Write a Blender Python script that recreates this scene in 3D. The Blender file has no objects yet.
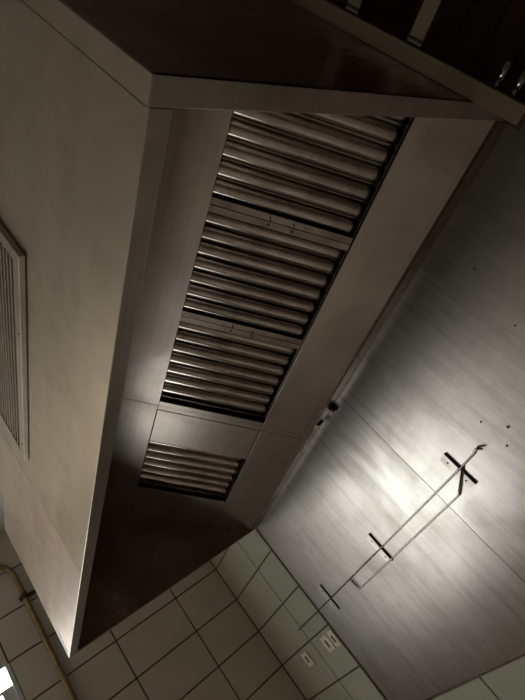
import bpy, bmesh, math, random
from mathutils import Vector, Matrix
random.seed(7)
S = 0.58                      # metres per survey unit
EYE = 1.45                    # camera height above the floor
C = bpy.context.scene.collection

def P(x, y, z): return Vector((S*x, S*y, EYE + S*z))
FZ = -EYE/S                   # floor in survey units

# ------------------------------------------------------------------ materials
def new_mat(name):
    m = bpy.data.materials.new(name); m.use_nodes = True
    return m, m.node_tree, m.node_tree.nodes['Principled BSDF']

def N(nt, t, **k):
    n = nt.nodes.new(t)
    for a, v in k.items(): setattr(n, a, v)
    return n

def ramp(nt, fac, stops):
    r = N(nt, 'ShaderNodeValToRGB')
    el = r.color_ramp.elements
    el[0].position, el[0].color = stops[0][0], (*stops[0][1], 1)
    el[1].position, el[1].color = stops[-1][0], (*stops[-1][1], 1)
    for p, c in stops[1:-1]:
        e = el.new(p); e.color = (*c, 1)
    nt.links.new(fac, r.inputs[0])
    return r.outputs[0]

def noise(nt, vec, scale, detail=4, rough=.55, dist=0):
    n = N(nt, 'ShaderNodeTexNoise')
    n.inputs['Scale'].default_value = scale; n.inputs['Detail'].default_value = detail
    n.inputs['Roughness'].default_value = rough; n.inputs['Distortion'].default_value = dist
    nt.links.new(vec, n.inputs['Vector'])
    return n.outputs['Fac']

def mapped(nt, scale):
    tc = N(nt, 'ShaderNodeNewGeometry') if False else N(nt, 'ShaderNodeTexCoord')
    mp = N(nt, 'ShaderNodeMapping'); mp.inputs['Scale'].default_value = scale
    nt.links.new(tc.outputs['Object'], mp.inputs['Vector'])
    return mp.outputs['Vector']

def steel(name, base, r0, r1, streak, aniso=0.0, tangent=None, dirt=0.35, dirtcol=(.16,.12,.08), bump=.02, blot=2.2, speck=0.0, wear=None):
    """Brushed stainless steel: streaked roughness, greasy blotches of wear."""
    m, nt, b = new_mat(name)
    L = nt.links
    st = noise(nt, mapped(nt, streak), 1.0, 3, .5)
    bl = noise(nt, mapped(nt, (1, 1, 1)), blot, 6, .6, .6)
    fine = noise(nt, mapped(nt, (1, 1, 1)), 14, 5, .65, .3)
    d2 = tuple(base[i]*(1-dirt)+dirtcol[i]*dirt for i in range(3))
    col = ramp(nt, bl, [(.36, d2), (.58, base)])
    mx = N(nt, 'ShaderNodeMix', data_type='RGBA', blend_type='MULTIPLY'); mx.inputs[0].default_value = .5
    g = ramp(nt, st, [(.3, (.72,.72,.72)), (.7, (1,1,1))])
    L.new(col, mx.inputs[6]); L.new(g, mx.inputs[7])
    out = mx.outputs[2]
    if speck:
        m2 = N(nt, 'ShaderNodeMix', data_type='RGBA', blend_type='MULTIPLY'); m2.inputs[0].default_value = speck
        g2 = ramp(nt, fine, [(.38, (.45,.42,.38)), (.5, (1,1,1))])
        L.new(out, m2.inputs[6]); L.new(g2, m2.inputs[7]); out = m2.outputs[2]
    if wear:
        wv = noise(nt, mapped(nt, wear), 1.0, 4, .6, 0)
        m4 = N(nt, 'ShaderNodeMix', data_type='RGBA', blend_type='MULTIPLY'); m4.inputs[0].default_value = .55
        g4 = ramp(nt, wv, [(.30, (.62,.60,.57)), (.45, (.88,.87,.86)), (.62, (1,1,1))])
        L.new(out, m4.inputs[6]); L.new(g4, m4.inputs[7]); out = m4.outputs[2]
    L.new(out, b.inputs['Base Color'])
    b.inputs['Metallic'].default_value = 1
    mth = N(nt, 'ShaderNodeMath', operation='ADD')
    m1 = N(nt, 'ShaderNodeMapRange'); L.new(bl, m1.inputs[0])
    m1.inputs[1].default_value = .3; m1.inputs[2].default_value = .7
    m1.inputs[3].default_value = r1; m1.inputs[4].default_value = r0
    m3 = N(nt, 'ShaderNodeMapRange'); L.new(st, m3.inputs[0])
    m3.inputs[1].default_value = .3; m3.inputs[2].default_value = .7
    m3.inputs[3].default_value = -.025; m3.inputs[4].default_value = .025
    L.new(m1.outputs[0], mth.inputs[0]); L.new(m3.outputs[0], mth.inputs[1])
    L.new(mth.outputs[0], b.inputs['Roughness'])
    if aniso:
        b.inputs['Anisotropic'].default_value = aniso
        cv = N(nt, 'ShaderNodeCombineXYZ')
        for i in range(3): cv.inputs[i].default_value = tangent[i]
        vt = N(nt, 'ShaderNodeVectorTransform', vector_type='VECTOR', convert_from='OBJECT', convert_to='WORLD')
        L.new(cv.outputs[0], vt.inputs[0]); L.new(vt.outputs[0], b.inputs['Tangent'])
    bp = N(nt, 'ShaderNodeBump'); bp.inputs['Strength'].default_value = .5; bp.inputs['Distance'].default_value = bump*.0005
    L.new(st, bp.inputs['Height']); L.new(bp.outputs[0], b.inputs['Normal'])
    return m

def plain(name, col, rough=.5, metal=0, var=.12, scale=12, bump=0, spec=.5):
    m, nt, b = new_mat(name)
    n = noise(nt, mapped(nt, (1,1,1)), scale, 4)
    c = ramp(nt, n, [(.3, tuple(v*(1-var) for v in col)), (.7, tuple(min(1, v*(1+var)) for v in col))])
    nt.links.new(c, b.inputs['Base Color'])
    b.inputs['Roughness'].default_value = rough; b.inputs['Metallic'].default_value = metal
    b.inputs['Specular IOR Level'].default_value = spec
    if bump:
        bp = N(nt, 'ShaderNodeBump'); bp.inputs['Distance'].default_value = bump
        nt.links.new(n, bp.inputs['Height']); nt.links.new(bp.outputs[0], b.inputs['Normal'])
    return m

def emit(name, col, strength):
    m, nt, b = new_mat(name)
    b.inputs['Base Color'].default_value = (.8,.8,.8,1)
    n = noise(nt, mapped(nt, (1,1,1)), 3, 2)
    c = ramp(nt, n, [(.3, tuple(v*.94 for v in col)), (.7, col)])
    nt.links.new(c, b.inputs['Emission Color'])
    b.inputs['Emission Strength'].default_value = strength
    return m

M = {}
M['fascia'] = steel('brushed_steel_fascia', (.60,.55,.47), .42, .54, (12, 1.2, 12), .3, (0,1,0), .3, (.34,.29,.22), .01, 1.3, .15)
M['fascia_far'] = steel('brushed_steel_fascia_painted_sheen', (.67,.585,.53), .46, .56, (12, 1.2, 12), .3, (0,1,0), .3, (.38,.31,.26), .01, 1.6, .2)  # pinkish sheen put into a paler, pinker base colour
M['hood'] = steel('brushed_steel_hood', (.57,.525,.475), .29, .41, (60, 2, 60), .3, (0,1,0), .4, (.26,.20,.15), .005, 2.5)
M['hood_shade'] = steel('shade_tinted_steel_end_panel', (.33,.27,.22), .25, .4, (2, 60, 60), 0, None, .5, (.12,.08,.05), .005, 2.5)  # low light on the end panels put into a darker base colour
M['gutter'] = steel('greasy_steel_gutter', (.20,.16,.12), .35, .5, (60, 2, 60), 0, None, .5, (.10,.07,.045), .05, 6, .3)
M['filter_frame'] = steel('filter_frame_steel', (.40,.36,.31), .26, .36, (3, 80, 80), 0, None, .5, (.16,.12,.08), .02, 6, .3)
M['baffle'] = steel('baffle_steel', (.54,.50,.44), .10, .20, (3, 80, 80), 0, None, .45, (.20,.15,.11), .02, 5, .35)
M['wall_steel'] = steel('brushed_steel_splashback', (.56,.54,.51), .29, .41, (2, 70, 3), .45, (0,1,0), .40, (.30,.27,.23), .05, 2.6, .12, (1.5, 26, 2.5))
M['post'] = steel('brushed_steel_post', (.55,.49,.38), .35, .45, (60, 60, 2), 0, None, .2, (.3,.24,.16), .02, 2)
M['rod'] = steel('rack_rod_steel', (.55,.52,.48), .2, .3, (40, 3, 40), 0, None, .2, (.2,.17,.13), .01, 8)
M['strap'] = steel('rack_bracket_steel', (.16,.15,.14), .35, .5, (40, 40, 3), 0, None, .4, (.05,.04,.03), .01, 8)
M['plate'] = steel('rack_flange_steel', (.7,.68,.62), .35, .5, (40, 40, 3), 0, None, .2, (.3,.24,.18), .01, 8)
M['black'] = plain('black_gap_shade', (.012,.010,.009), .8, spec=.1)  # shade inside gaps and recesses painted black
M['screw'] = plain('dark_screw', (.06,.045,.035), .5, .6)
M['tile'] = plain('glazed_tile_beige_green', (.55,.515,.43), .22, 0, .06, 5)
M['tile_b'] = plain('glazed_tile_green', (.41,.42,.345), .22, 0, .06, 5)
M['grout'] = plain('brown_grout', (.07,.055,.04), .9, 0, .3, 30)
M['paint'] = plain('cream_wall_paint', (.62,.57,.47), .8, 0, .05, 6)
M['ceiling'] = plain('white_ceiling_paint', (.72,.71,.65), .85, 0, .04, 5)
M['frontwall'] = plain('kitchen_wall_paint', (.22,.17,.115), .7, 0, .08, 3)
M['floor'] = plain('pale_pink_floor', (.50,.425,.38), .5, 0, .15, 6)
M['dark_wood'] = plain('dark_stained_wood', (.13,.07,.038), .45, 0, .5, 9)
M['copper'] = plain('brown_pipe_paint', (.24,.17,.07), .45, .2, .3, 14)
M['clamp'] = plain('pipe_clamp_metal', (.08,.05,.03), .5, .5)
M['plastic'] = plain('ivory_switch_plastic', (.72,.68,.58), .4, 0, .05, 20)
M['rocker'] = plain('worn_switch_rocker', (.16,.13,.10), .4)
M['sticker'] = plain('torn_grey_sticker', (.42,.46,.52), .5, 0, .5, 60)
M['tape'] = plain('pale_tape_residue', (.8,.74,.66), .5, 0, .1, 30)
M['frame'] = plain('window_frame_aluminium', (.55,.58,.58), .4, .3)
M['pane'] = emit('daylight_through_frosted_pane', (1.0,1.0,.97), 3.2)
M['lamp'] = emit('fluorescent_diffuser', (1.0,.86,.68), 10.0)
M['lampbody'] = plain('white_lamp_housing', (.8,.8,.78), .4)

# ------------------------------------------------------------------ mesh helpers
def box(bm, x0, x1, y0, y1, z0, z1, f=P, bev=0):
    vs = [bm.verts.new(f(x, y, z)) for x in (x0, x1) for y in (y0, y1) for z in (z0, z1)]
    idx = [(0,1,3,2),(4,6,7,5),(0,4,5,1),(2,3,7,6),(0,2,6,4),(1,5,7,3)]
    fs = [bm.faces.new([vs[i] for i in q]) for q in idx]
    if bev:
        es = list({e for q in fs for e in q.edges})
        bmesh.ops.bevel(bm, geom=es, offset=bev, segments=2, affect='EDGES', profile=.5)

def hexa(bm, pts, d):
    """quad given by four points, extruded by vector d"""
    a = [bm.verts.new(p) for p in pts]; b = [bm.verts.new(p+d) for p in pts]
    bm.faces.new(a); bm.faces.new(b[::-1])
    for i in range(4):
        j = (i+1) % 4; bm.faces.new((a[j], a[i], b[i], b[j]))

def tube(bm, pts, r, n=12, cap=True):
    pts = [Vector(p) for p in pts]; rings = []
    up = None
    for i, p in enumerate(pts):
        if i == 0: t = pts[1]-p
        elif i == len(pts)-1: t = p-pts[i-1]
        else: t = (pts[i+1]-p).normalized()+(p-pts[i-1]).normalized()
        t.normalize()
        if up is None:
            up = Vector((0,0,1)) if abs(t.z) < .9 else Vector((1,0,0))
        u = (up - t*up.dot(t)).normalized(); up = u; v = t.cross(u)
        k = 1.0
        if 0 < i < len(pts)-1:
            c = (pts[i+1]-p).normalized().dot((p-pts[i-1]).normalized()); k = 1/max(.6, math.sqrt((1+c)/2))
        rings.append([bm.verts.new(p+(u*math.cos(a)+v*math.sin(a))*r*(k if 0 < i < len(pts)-1 else 1)) for a in [2*math.pi*j/n for j in range(n)]])
    for a, b in zip(rings, rings[1:]):
        for j in range(n):
            q = (j+1) % n; f = bm.faces.new((a[j], a[q], b[q], b[j])); f.smooth = True
    if cap: bm.faces.new(rings[0][::-1]); bm.faces.new(rings[-1])

def disc(bm, c, nrm, r, h, n=14):
    nrm = Vector(nrm).normalized(); tube(bm, [c, Vector(c)+nrm*h], r, n)

def obj(name, bm, mat, parent=None, world=True, label=None, bevel=0):
    bmesh.ops.recalc_face_normals(bm, faces=bm.faces[:])
    if parent is None:
        lo = Vector((min(v.co[i] for v in bm.verts) for i in range(3)))
        hi = Vector((max(v.co[i] for v in bm.verts) for i in range(3)))
        org = Vector(((lo.x+hi.x)/2, (lo.y+hi.y)/2, lo.z))
    else:
        org = world_loc(parent) if world else Vector((0,0,0))
    bmesh.ops.translate(bm, verts=bm.verts[:], vec=-org)
    me = bpy.data.meshes.new(name); bm.to_mesh(me); bm.free(); me.materials.append(mat)
    o = bpy.data.objects.new(name, me); C.objects.link(o)
    if parent is None: o.location = org
    else: o.parent = parent
    if label: o['label'] = label
    if bevel:
        md = o.modifiers.new('bevel', 'BEVEL'); md.width = bevel; md.segments = 2; md.limit_method = 'ANGLE'
    return o

def world_loc(o):
    v = Vector(o.location)
    while o.parent: o = o.parent; v = v + Vector(o.location)
    return v

def thing(name, label, cat, loc, group=None):
    o = bpy.data.objects.new(name, None); C.objects.link(o); o.location = loc
    o.empty_display_size = .1
    tag(o, label, cat, group); return o

def tag(o, label, cat, group=None):
    o['label'] = label; o['category'] = cat
    if group: o['group'] = group

def struct(name, bm, mat, parent=None):
    o = obj(name, bm, mat, parent)
    o['kind'] = 'structure'
    return o

BM = bmesh.new

# ------------------------------------------------------------------ room
XW, YE = 2.70, 6.04           # wall beside the hood, wall at the far end
XL, YN = -4.2, -4.5
CZ = 2.92                     # ceiling
ROW0, ROWH = 0.752, 0.427
def rows(z0, z1):
    k0 = math.floor((z0-ROW0)/ROWH)+1
    zs = [z0]; k = k0
    while ROW0+k*ROWH < z1-.01: zs.append(ROW0+k*ROWH); k += 1
    return zs+[z1]

bm = BM(); box(bm, XL-.1, XW+.9, YN-.1, YE+.2, FZ-.15, FZ); struct('floor', bm, M['floor'])
bm = BM(); box(bm, XL-.1, XW+.9, YN-.1, YE+.2, CZ, CZ+.15); struct('ceiling', bm, M['ceiling'])
bm = BM(); box(bm, XL-.15, XL, YN-.1, YE+.2, FZ, CZ); struct('wall_left', bm, M['frontwall'])
bm = BM(); box(bm, XL, XW+.9, YN-.15, YN, FZ, CZ); struct('wall_front', bm, M['frontwall'])

TG = .007                     # half a grout joint
def tile_field(bm, quad, us, zs, hole=None):
    for u0, u1 in zip(us, us[1:]):
        for z0, z1 in zip(zs, zs[1:]):
            if hole:
                if u0 >= hole[0]-.01 and u1 <= hole[1]+.01 and z0 >= hole[2]-.01 and z1 <= hole[3]+.01: continue
            quad(bm, u0+TG, u1-TG, z0+TG, z1-TG)

# far wall with the window opening
WX0, WX1, WZ0, WZ1 = -2.60, 0.41, -0.956, 1.606
TT = ROW0+4*ROWH              # top of the tiling
bm = BM()
for a in ((XL, WX0, FZ, CZ), (WX1, XW+.9, FZ, CZ), (WX0, WX1, FZ, WZ0), (WX0, WX1, WZ1, CZ)):
    box(bm, a[0], a[1], YE+.010, YE+.2, a[2], a[3])
wall_back = struct('wall_back', bm, M['grout'])
bm = BM()
def q_end(bm, u0, u1, z0, z1): box(bm, u0, u1, YE, YE+.012, z0, z1, P, .0022)
xs = [XL, -3.46, WX0, -1.74, -.88, -.45, WX1, 1.34, 2.10, XW]
zs = sorted(set(rows(FZ, TT)+[WZ0]))
tile_field(bm, q_end, xs, zs, (WX0, WX1, WZ0, WZ1+.01))
struct('wall_tiles', bm, M['tile'], wall_back)
bm = BM(); box(bm, XL, XW, YE-.004, YE+.011, TT+.006, CZ); struct('painted_band', bm, M['paint'], wall_back)

# wall beside the hood, tiled, with a hatch recess above the splashback near the camera
HY, HZ = 0.33, 0.93           # recess runs from HY towards the viewer, above HZ
bm = BM()
box(bm, XW+.010, XW+.25, HY, YE+.01, FZ, CZ)
box(bm, XW+.010, XW+.9, YN, HY, FZ, HZ)
wall_right = struct('wall_right', bm, M['grout'])
bm = BM()
def q_right(bm, u0, u1, z0, z1): box(bm, XW, XW+.012, u0, u1, z0, z1, P, .0022)
ys = [YE-.86*k for k in range(12)][::-1]
zr = rows(FZ, HZ)
tile_field(bm, q_right, [y for y in ys if y <= HY+.9], zr)
tile_field(bm, q_right, [y for y in ys if y >= 0.8], rows(FZ, TT))
struct('wall_tiles', bm, M['tile_b'], wall_right)
# the recess: dark stained boards
bm = BM()
box(bm, XW+.80, XW+.9, YN, HY, HZ, CZ)
box(bm, XW-.02, XW+.9, HY, HY+.10, HZ, CZ)
for k in range(9):            # board joints stand proud as thin battens
    z = HZ+.1+k*.22; box(bm, XW+.785, XW+.80, YN, HY, z, z+.02)
struct('trim_1', bm, M['dark_wood'])

# window
w = bpy.data.objects.new('window_1', None); C.objects.link(w); w.location = P((WX0+WX1)/2, YE, WZ0); w['kind'] = 'structure'
bm = BM()
fr = .035
for a in ((WX0, WX0+fr, WZ0, WZ1), (WX1-fr, WX1, WZ0, WZ1), (WX0+fr, WX1-fr, WZ0, WZ0+fr), (WX0+fr, WX1-fr, WZ1-fr*.4, WZ1)):
    box(bm, a[0], a[1], YE-.01, YE+.12, a[2], a[3])
struct('window_frame', bm, M['frame'], w)
bm = BM()
mid = 1.40
box(bm, WX0+fr, WX1-fr, YE+.035, YE+.08, mid-.012, mid+.012)
box(bm, WX0+fr, WX0+.11, YE+.03, YE+.08, WZ0+fr, mid-.012); box(bm, WX1-.14, WX1-fr, YE+.03, YE+.08, WZ0+fr, mid-.012)
box(bm, WX0+.11, WX1-.14, YE+.03, YE+.08, WZ0+fr, WZ0+.11)
box(bm, -1.12, -1.06, YE+.03, YE+.08, WZ0+.11, mid-.012)
struct('window_sash', bm, M['frame'], w)
bm = BM(); box(bm, WX0+fr, WX1-fr, YE+.09, YE+.10, WZ0+fr, WZ1-fr*.4); struct('window_pane', bm, M['pane'], w)

# ------------------------------------------------------------------ exhaust hood
HX0, HX1 = .675, 2.685         # front face, wall side
HY0, HY1 = .345, 4.615
HB, HT = 1.0, 2.24            # lower rim, top
GX = 2.575                    # front edge of the rear gutter
hood = thing('exhaust_hood', 'long brushed stainless steel kitchen exhaust hood mounted against the steel-clad wall', 'exhaust hood', P((HX0+HX1)/2, (HY0+HY1)/2, HB))
T = .012
seam1, seam2 = .418, 3.03
def part(name, fn, mat, parent=hood, label=None, bevel=0):
    b = BM(); fn(b); return obj(name, b, mat, parent, True, label, bevel)

part('corner_strip', lambda b: box(b, HX0-.003, HX0+T, HY0, seam1-.002, HB, HT), M['fascia'], bevel=.001)
part('fascia_panel', lambda b: box(b, HX0, HX0+T, seam1+.002, seam2-.003, HB, HT), M['fascia'], bevel=.001)
part('fascia_panel', lambda b: box(b, HX0, HX0+T, seam2+.003, HY1, HB, HT), M['fascia_far'], bevel=.001, label='shorter far fascia panel with a pinkish sheen painted into its colour and a sticker')
part('end_panel', lambda b: box(b, HX0+T, HX1, HY0, HY0+T, HB+.001, HT), M['hood_shade'], label='near end panel')
part('end_panel', lambda b: box(b, HX0+T, HX1, HY1-T, HY1, HB, HT), M['hood_shade'], label='far end panel, dark inside')
# turned-in rim, seen from below
part('front_rim', lambda b: box(b, HX0+.001, .741, HY0+.072, HY1-T, HB-.002, HB+.012), M['hood'], bevel=.0008)
part('end_rim', lambda b: box(b, HX0+.001, HX1-.002, HY0, HY0+.070, HB-.002, HB+.014), M['hood'], bevel=.0008)
part('end_rim', lambda b: box(b, .742, HX1-.12, HY1-.028, HY1-.002, HB-.001, HB+.010), M['hood_shade'])
part('top_panel', lambda b: box(b, HX0+T, HX1, HY0+T, HY1-T, HT-T, HT), M['hood_shade'])
part('rear_panel', lambda b: box(b, HX1-.01, HX1, HY0+.09, HY1-T, HB+.02, HT-T), M['hood_shade'])

# rear gutter with rivets
g = part('grease_gutter', lambda b: (box(b, GX, HX1-.002, HY0+.074, HY1-.03, HB-.001, HB+.012), box(b, GX, GX+.012, HY0+.074, HY1-.03, HB+.012, HB+.03)), M['gutter'], bevel=.0006)
for y, x in ((1.282, 2.60), (2.032, 2.61), (1.05, 2.60)):
    b = BM(); disc(b, P(x, y, HB), (0,0,-1), .0035, .003, 8); obj('rivet', b, M['screw'], g)
for k in range(7):
    b = BM(); disc(b, P(2.60+random.uniform(-.008,.012), 2.80+.062*k+random.uniform(-.01,.01), HB-.001), (0,0,-1), random.uniform(.0025,.005), .003, 8)
    obj('rivet', b, M['screw'], g)
b = BM(); disc(b, P(2.635, 2.79, HB), (0,0,-1), .017, .006, 18); obj('drain_hole', b, M['black'], g, label='black drain hole')
b = BM(); tube(b, [P(2.665, 2.62, HB+.0), P(2.665, 2.62, HB-.05)], .012, 14); obj('drain_plug', b, M['gutter'], g)

# sloping filter plane: x + 1.129 z = 3.724
def SL(a, y, n=0):            # a up the slope from the gutter, n out of the plane towards the room
    return P(2.595-a*.7486-n*.663, y, 1+a*.663-n*.7486)
ND = (SL(0,0,-.012)-SL(0,0,0))
def slab(b, a0, a1, y0, y1, n=0, d=None):
    hexa(b, [SL(a0,y0,n), SL(a1,y0,n), SL(a1,y1,n), SL(a0,y1,n)], ND if d is None else d)
A0, A1, AT = .394, 1.222, 1.80
OY0, OY1 = .40, 2.905         # opening for the three near filters
FY0, FY1 = 3.41, 4.135        # opening for the far filter
JS = 2.955
def lower(b): slab(b, .0, A0, HY0+T, JS-.002)
def rim_up(b):                # opening edge turned up into the plenum
    slab(b, A0-.006, A0-.001, HY0+T, JS-.02, -.001, ND*1.5)
part('lower_slope_panel', lower, M['hood'], bevel=.0005)
part('opening_edge', rim_up, M['gutter'])
part('upper_slope_panel', lambda b: slab(b, A1, AT, HY0+T, JS-.002), M['hood'], bevel=.0005)
part('cross_strip', lambda b: slab(b, .0, A1+.001, JS+.0, JS+.045, .0), M['hood'], bevel=.0005)
part('cross_strip', lambda b: slab(b, A0+.004, A1-.004, OY1, JS-.003, .001), M['hood'])
part('lower_slope_panel', lambda b: slab(b, .0, A0-.003, JS+.051, HY1-T), M['hood'], bevel=.0005, label='far lower slope panel')
part('upper_slope_panel', lambda b: slab(b, A1+.004, AT, JS+.002, HY1-T), M['hood'], bevel=.0005, label='far upper slope panel, dark')
part('access_panel', lambda b: slab(b, A0+.003, A1-.003, JS+.051, FY0, .002), M['hood'], bevel=.0008)
part('blanking_panel', lambda b: slab(b, A0+.001, A1, FY1, HY1-T, 0), M['hood'], bevel=.0005)
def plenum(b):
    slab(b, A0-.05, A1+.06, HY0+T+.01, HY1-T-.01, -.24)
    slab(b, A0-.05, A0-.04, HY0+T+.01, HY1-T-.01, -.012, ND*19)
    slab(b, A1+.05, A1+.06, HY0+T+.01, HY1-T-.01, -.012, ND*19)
part('plenum_shade', plenum, M['black'])  # black sheets stand in for the shade behind the filters

# sticker and tape scraps at the far lower corner of the fascia
def onF(y, z, d=0): return P(HX0-d, y, z)
def strip(b, pts, h=.0006): hexa(b, [onF(y, z, .0008) for y, z in pts], Vector((-h, 0, 0)))
part('sticker', lambda b: strip(b, [(4.53,1.02),(4.60,1.035),(4.60,1.22),(4.50,1.21)]), M['sticker'], label='torn grey-blue sticker')

# ------------------------------------------------------------------ supply air grille on the fascia
GY0, GY1, GZ0, GZ1 = 1.303, 2.778, 1.690, 2.12
gr = part('air_grille', lambda b: (
    box(b, HX0-.030, HX0-.004, GY0, GY1, GZ0, GZ0+.05), box(b, HX0-.030, HX0-.004, GY0, GY1, GZ1-.05, GZ1),
    box(b, HX0-.030, HX0-.004, GY0, GY0+.055, GZ0+.05, GZ1-.05), box(b, HX0-.030, HX0-.004, GY1-.055, GY1, GZ0+.05, GZ1-.05)),
    M['fascia'], label='air grille frame', bevel=.0012)
b = BM(); box(b, HX0-.004, HX0-.0005, GY0+.010, GY1+.03, GZ0+.040, GZ1+.02); obj('grille_gap_shade', b, M['black'], gr)  # black plate painted as the shadow gap around the frame
k = 0; z = GZ0+.058
while z < GZ1-.06:
    b = BM()
    box(b, HX0-.026, HX0-.018, GY0+.056, GY1-.056, z, z+.013)
    obj('louvre', b, M['fascia'], gr); z += .036
for y in (1.84, 2.35):
    b = BM(); box(b, HX0-.012, HX0-.006, y-.008, y+.008, GZ0+.05, GZ1-.05); obj('grille_mullion', b, M['strap'], gr)
for y, z in ((1.75, GZ0+.022), (2.62, GZ0+.022)):
    b = BM(); disc(b, P(HX0-.030, y, z), (-1,0,0), .003, .002, 10); obj('screw', b, M['screw'], gr)

# ------------------------------------------------------------------ baffle filters (local: x down the slope, y along the hood, z into the plenum)
TH = math.atan(1/1.129)
def filter_parts(name, label, yc, ly, nb, group, lips=(1, 1)):
    la = (A1-A0)*S+.014; L = ly*S
    ac = (A0+A1)/2+.018
    t = thing(name, label, 'filter', SL(ac, yc, -.016), group)
    t.rotation_euler = (0, TH, 0)
    def lb(b, x0, x1, y0, y1, z0, z1):
        box(b, x0, x1, y0, y1, z0, z1, lambda x, y, z: Vector((x, y, z)))
    hx, hy = la/2, L/2; fw = .026
    b = BM()
    for s in (-1, 1):
        if lips[(s+1)//2]: lb(b, -hx, hx, min(s*hy, s*(hy-fw*.9)), max(s*hy, s*(hy-fw*.9)), 0, .002)
        lb(b, -hx, hx, min(s*hy, s*(hy-.0015)), max(s*hy, s*(hy-.0015)), .002, .05)
        lb(b, min(s*hx, s*(hx-.0015)), max(s*hx, s*(hx-.0015)), -hy+.002, hy-.002, .002, .05)
    fo = obj('filter_frame', b, M['filter_frame'], t, False)
    # baffles, convex towards the room
    la0, la1 = [fw*.75 if q else .004 for q in lips]; span = L-la0-la1; off = (la0-la1)/2; pitch = span/nb; w = pitch*.84; h = .014; n = 16
    for k in range(nb):
        yc0 = off-span/2+pitch*(k+.5)
        x0, x1 = -hx+.002, hx-.005
        b = BM(); prof = []
        for j in range(n+1):
            u = -1+2*j/n
            prof.append((yc0+u*w/2, .004+h*(abs(u)**2.8)))
        prof = [(prof[0][0]+.001, prof[0][1]+.016)]+prof+[(prof[-1][0]-.001, prof[-1][1]+.016)]
        m = 24; rws = []
        for i in range(m+1):
            x = x0+(x1-x0)*i/m
            dx = max(0, (i-(m-1)))            # the lower end is pinched shut
            rws.append([b.verts.new((x, yc0+(y-yc0)*(1-.12*dx), z+.004*dx)) for y, z in prof])
        for r0, r1 in zip(rws, rws[1:]):
            for j in range(len(prof)-1):
                f = b.faces.new((r0[j], r0[j+1], r1[j+1], r1[j])); f.smooth = True
        for r in (rws[0], rws[-1]): b.faces.new(r)
        bo = obj('baffle', b, M['baffle'], t, False)
        if k < nb-1:
            b = BM(); yr = yc0+pitch/2; rw = pitch*.62; pr = []
            for j in range(9):
                u = -1+2*j/8; pr.append((yr+u*rw/2, .044-.010*(abs(u)**2.4)))
            rr = [[b.verts.new((x, y, z)) for y, z in pr] for x in (x0, x1)]
            for j in range(8):
                f = b.faces.new((rr[0][j], rr[0][j+1], rr[1][j+1], rr[1][j])); f.smooth = True
            obj('rear_baffle', b, M['baffle'], t, False)
    return t, hx, hy
fl = [(.85, 'baffle filter nearest the camera, partly behind the near rim of the hood'),
      (1.655, 'middle baffle filter of the three side by side'),
      (2.46, 'third baffle filter, beside the black gap and the blank steel panel')]
for yc, lab in fl:
    t, hx, hy = filter_parts('baffle_filter', lab, yc, .800, 7, 'baffle filters in the long opening', (1, int(yc < 2.4)))
    for s in (-1, 1):
        if s == 1 and yc > 2.4: continue
        for xx in (-.035, .045):
            b = BM()
            tube(b, [(xx, s*(hy-.013), .001), (xx, s*(hy-.013), -.006), (xx+.004, s*(hy-.004), -.007)], .0016, 8)
            obj('handle_pin', b, M['screw'], t, False)
filter_parts('baffle_filter', 'smaller baffle filter set apart at the far end of the hood', (FY0+FY1)/2-.025, FY1-FY0-.045, 6, None, (0, 0))

# ------------------------------------------------------------------ steel splashback on the wall
SZ0 = -.973
def clad(y0, y1, z1, label):
    t = thing('splashback_panel', label, 'wall panel', P(XW-.012, (y0+y1)/2, SZ0), 'steel splashback panels')
    def f(b):
        box(b, XW-.012, XW-.001, y0, y1, SZ0, z1)
    b = BM(); f(b); obj('sheet', b, M['wall_steel'], t)
    b = BM(); box(b, XW-.018, XW-.001, y0, y1, SZ0-.018, SZ0-.001); obj('bottom_trim', b, M['gutter'], t)
    return t
near = clad(-2.2, 2.4875, HZ, 'near brushed steel splashback panel with screw holes, below the hood')
# the part of the near sheet running up behind the hood
b = BM(); box(b, XW-.012, XW-.001, .42, 2.4875, HZ, 1.12); obj('upper_strip', b, M['wall_steel'], near)
far = clad(2.4925, 4.645, 1.12, 'far brushed steel splashback panel ending at the green tiles, brightly lit')
b = BM(); box(b, XW-.020, XW-.001, 4.646, 4.672, SZ0, 1.0); obj('edge_trim', b, M['gutter'], far)
for y, z, r in ((1.821,.159,.0035),(1.725,.037,.005),(1.826,-.031,.0035),(1.219,.367,.003),(1.10,.72,.003)):
    b = BM(); disc(b, P(XW-.012, y, z), (-1,0,0), r, .0025, 10); obj('screw', b, M['screw'], near)

# ------------------------------------------------------------------ wire utensil rack on the splashback
RX = 2.674
rack = thing('utensil_rack', 'thin steel wire rack with three bracket straps fixed to the steel splashback', 'wall rack', P(RX, 3.2, -.07))
for y, zc in ((2.185, .058), (3.305, .056), (4.335, .058)):
    b = BM(); box(b, RX-.003, XW-.013, y-.004, y+.003, zc-.128, zc+.128)
    br = obj('bracket', b, M['strap'], rack, bevel=.0006)
    b = BM(); box(b, XW-.017, XW-.0125, y+.004, y+.070, zc-.122, zc+.122); obj('flange', b, M['plate'], br)
    for zz in (-.075, .075):
        b = BM(); disc(b, P(XW-.017, y+.040, zc+zz), (-1,0,0), .0035, .002, 10); obj('screw', b, M['screw'], br)
zb = .052
b = BM(); tube(b, [P(RX, 5.20, .040), P(RX, 4.6, .040), P(RX, 3.88, .046), P(RX, 2.9, .052), P(RX, 2.165, .058), P(RX, 2.03, .062), P(RX-.0, 1.985, .074), P(RX-.01, 1.945, .050)], .0040, 10)
obj('back_rail', b, M['rod'], rack)
b = BM(); tube(b, [P(RX, 2.165, .050), P(RX, 2.352, -.050), P(RX, 2.9, -.054), P(RX, 3.888, -.062), P(RX, 3.888, .036)], .0040, 10)
obj('front_rail', b, M['rod'], rack)

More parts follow.
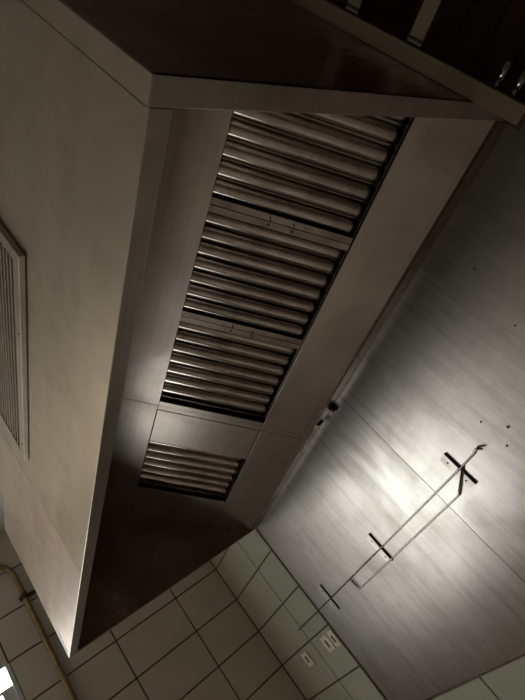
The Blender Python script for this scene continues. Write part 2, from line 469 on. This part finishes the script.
# ------------------------------------------------------------------ switch plates on the green tiles
def switch(y0, y1, z0, z1, lab):
    t = thing('wall_switch', lab, 'switch', P(XW-.0, (y0+y1)/2, z0), 'ivory switches on the tiles')
    b = BM(); box(b, XW-.018, XW-.0005, y0, y1, z0, z1, P, .002); obj('face_plate', b, M['plastic'], t)
    b = BM(); yc, zc = (y0+y1)/2, (z0+z1)/2; box(b, XW-.026, XW-.018, yc-.014, yc+.014, zc-.034, zc+.034, P, .001); obj('rocker', b, M['rocker'], t)
switch(4.690, 4.800, -.298, -.149, 'ivory switch plate on green tile, nearest the edge of the steel splashback')
switch(4.822, 4.965, -.298, -.149, 'ivory switch plate on green tile, middle of the three')
switch(5.360, 5.495, -.288, -.144, 'ivory switch plate set apart, nearest the room corner')

# ------------------------------------------------------------------ hanging steel frame in front of the near end of the hood
k_ = 2.205
fr_ = thing('hanging_frame', 'pale steel frame hanging beside the near end of the hood, upright post with rails', 'metal frame', P(k_, -.5, .787))
for y0, y1 in ((.272, .343), (-1.6, -1.53)):
    b = BM(); box(b, k_, k_+.004, y0, y1, .787, CZ); box(b, k_+.004, k_+.05, y0, y0+.006, .787, CZ)
    obj('post', b, M['post'], fr_, bevel=.0008)
for z0, z1 in ((1.347, 1.424), (1.735, 1.812), (2.5, 2.57)):
    b = BM(); box(b, k_+.008, k_+.016, -1.6, .262, z0, z1)
    ra = obj('rail', b, M['post'], fr_, bevel=.0008)
    b = BM(); box(b, k_+.006, k_+.03, .238, .250, z0-.002, z1+.002); obj('joint', b, M['strap'], ra)
for z in (.960, .877):
    b = BM(); tube(b, [P(k_+.03, .238, z), P(k_+.03, .172, z)], .0075, 14); tube(b, [P(k_+.03, .276, z), P(k_+.03, .238, z)], .004, 10)
    obj('peg', b, M['baffle'], fr_, label='short glossy metal peg')

# ------------------------------------------------------------------ brown gas pipe on the far wall
PX, PY, pr = .765, YE-.04, .016
pipe = thing('gas_pipe', 'brown painted pipe running up the tiled far wall and bending left', 'pipe', P(PX, PY, FZ))
pts = [P(PX, PY, FZ), P(PX, PY, 1.2), P(PX, PY, 2.32)]
for k in range(1, 9):
    a = math.pi/2*k/8; pts.append(P(PX-.30*(1-math.cos(a)), PY, 2.32+.30*math.sin(a)))
pts += [P(-.6, PY, 2.62), P(XL, PY, 2.62)]
b = BM(); tube(b, pts, pr, 16); obj('pipe_run', b, M['copper'], pipe)
for z in (2.10, .2, -1.2):
    b = BM(); box(b, PX-.05, PX+.13, YE-.012, YE-.001, z-.022, z+.022); tube(b, [P(PX, PY, z-.03), P(PX, PY, z+.03)], pr*1.25, 16)
    obj('clamp', b, M['clamp'], pipe)

# ------------------------------------------------------------------ room lamp
def lamp(x, y, lab, e):
    t = thing('ceiling_light', lab, 'ceiling light', P(x, y, CZ-.14), 'ceiling lights')
    b = BM(); box(b, x-.16, x+.16, y-1.1, y+1.1, CZ-.07, CZ-.001); obj('housing', b, M['lampbody'], t, bevel=.004)
    b = BM(); box(b, x-.13, x+.13, y-1.05, y+1.05, CZ-.14, CZ-.071); obj('diffuser', b, M['lamp'], t, bevel=.01)
lamp(-2.3, 4.3, 'long fluorescent ceiling light over the open side of the kitchen', 1)

wd = bpy.data.worlds.new('world'); wd.use_nodes = True; bpy.context.scene.world = wd
wd.node_tree.nodes['Background'].inputs[0].default_value = (.5,.55,.6,1); wd.node_tree.nodes['Background'].inputs[1].default_value = .3

# ------------------------------------------------------------------ camera
A = [(.72325693,-.29675343,-.62356781), (-.27748742,.70197789,-.65591751), (.63237658,.64742911,.42536503)]
# rows: image right, image down, view direction, each written in (x, along hood, up)
r = Vector(A[0]); d = Vector(A[1]); f = Vector(A[2])
f.normalize(); r = (r - f*r.dot(f)).normalized(); u = r.cross(f).normalized()
if u.dot(d) > 0: u = -u
cam = bpy.data.cameras.new('camera'); co = bpy.data.objects.new('camera', cam); C.objects.link(co)
mw = Matrix((( r.x, u.x, -f.x, 0), (r.y, u.y, -f.y, 0), (r.z, u.z, -f.z, EYE), (0,0,0,1)))
co.matrix_world = mw
cam.sensor_fit = 'VERTICAL'; cam.sensor_height = 36; cam.sensor_width = 27; cam.lens = 493.714*36/700
cam.clip_start = .02
bpy.context.scene.camera = co
vs = bpy.context.scene.view_settings
vs.view_transform = 'Standard'; vs.look = 'None'; vs.gamma = 1; vs.exposure = 0.25; vs.use_curve_mapping = False
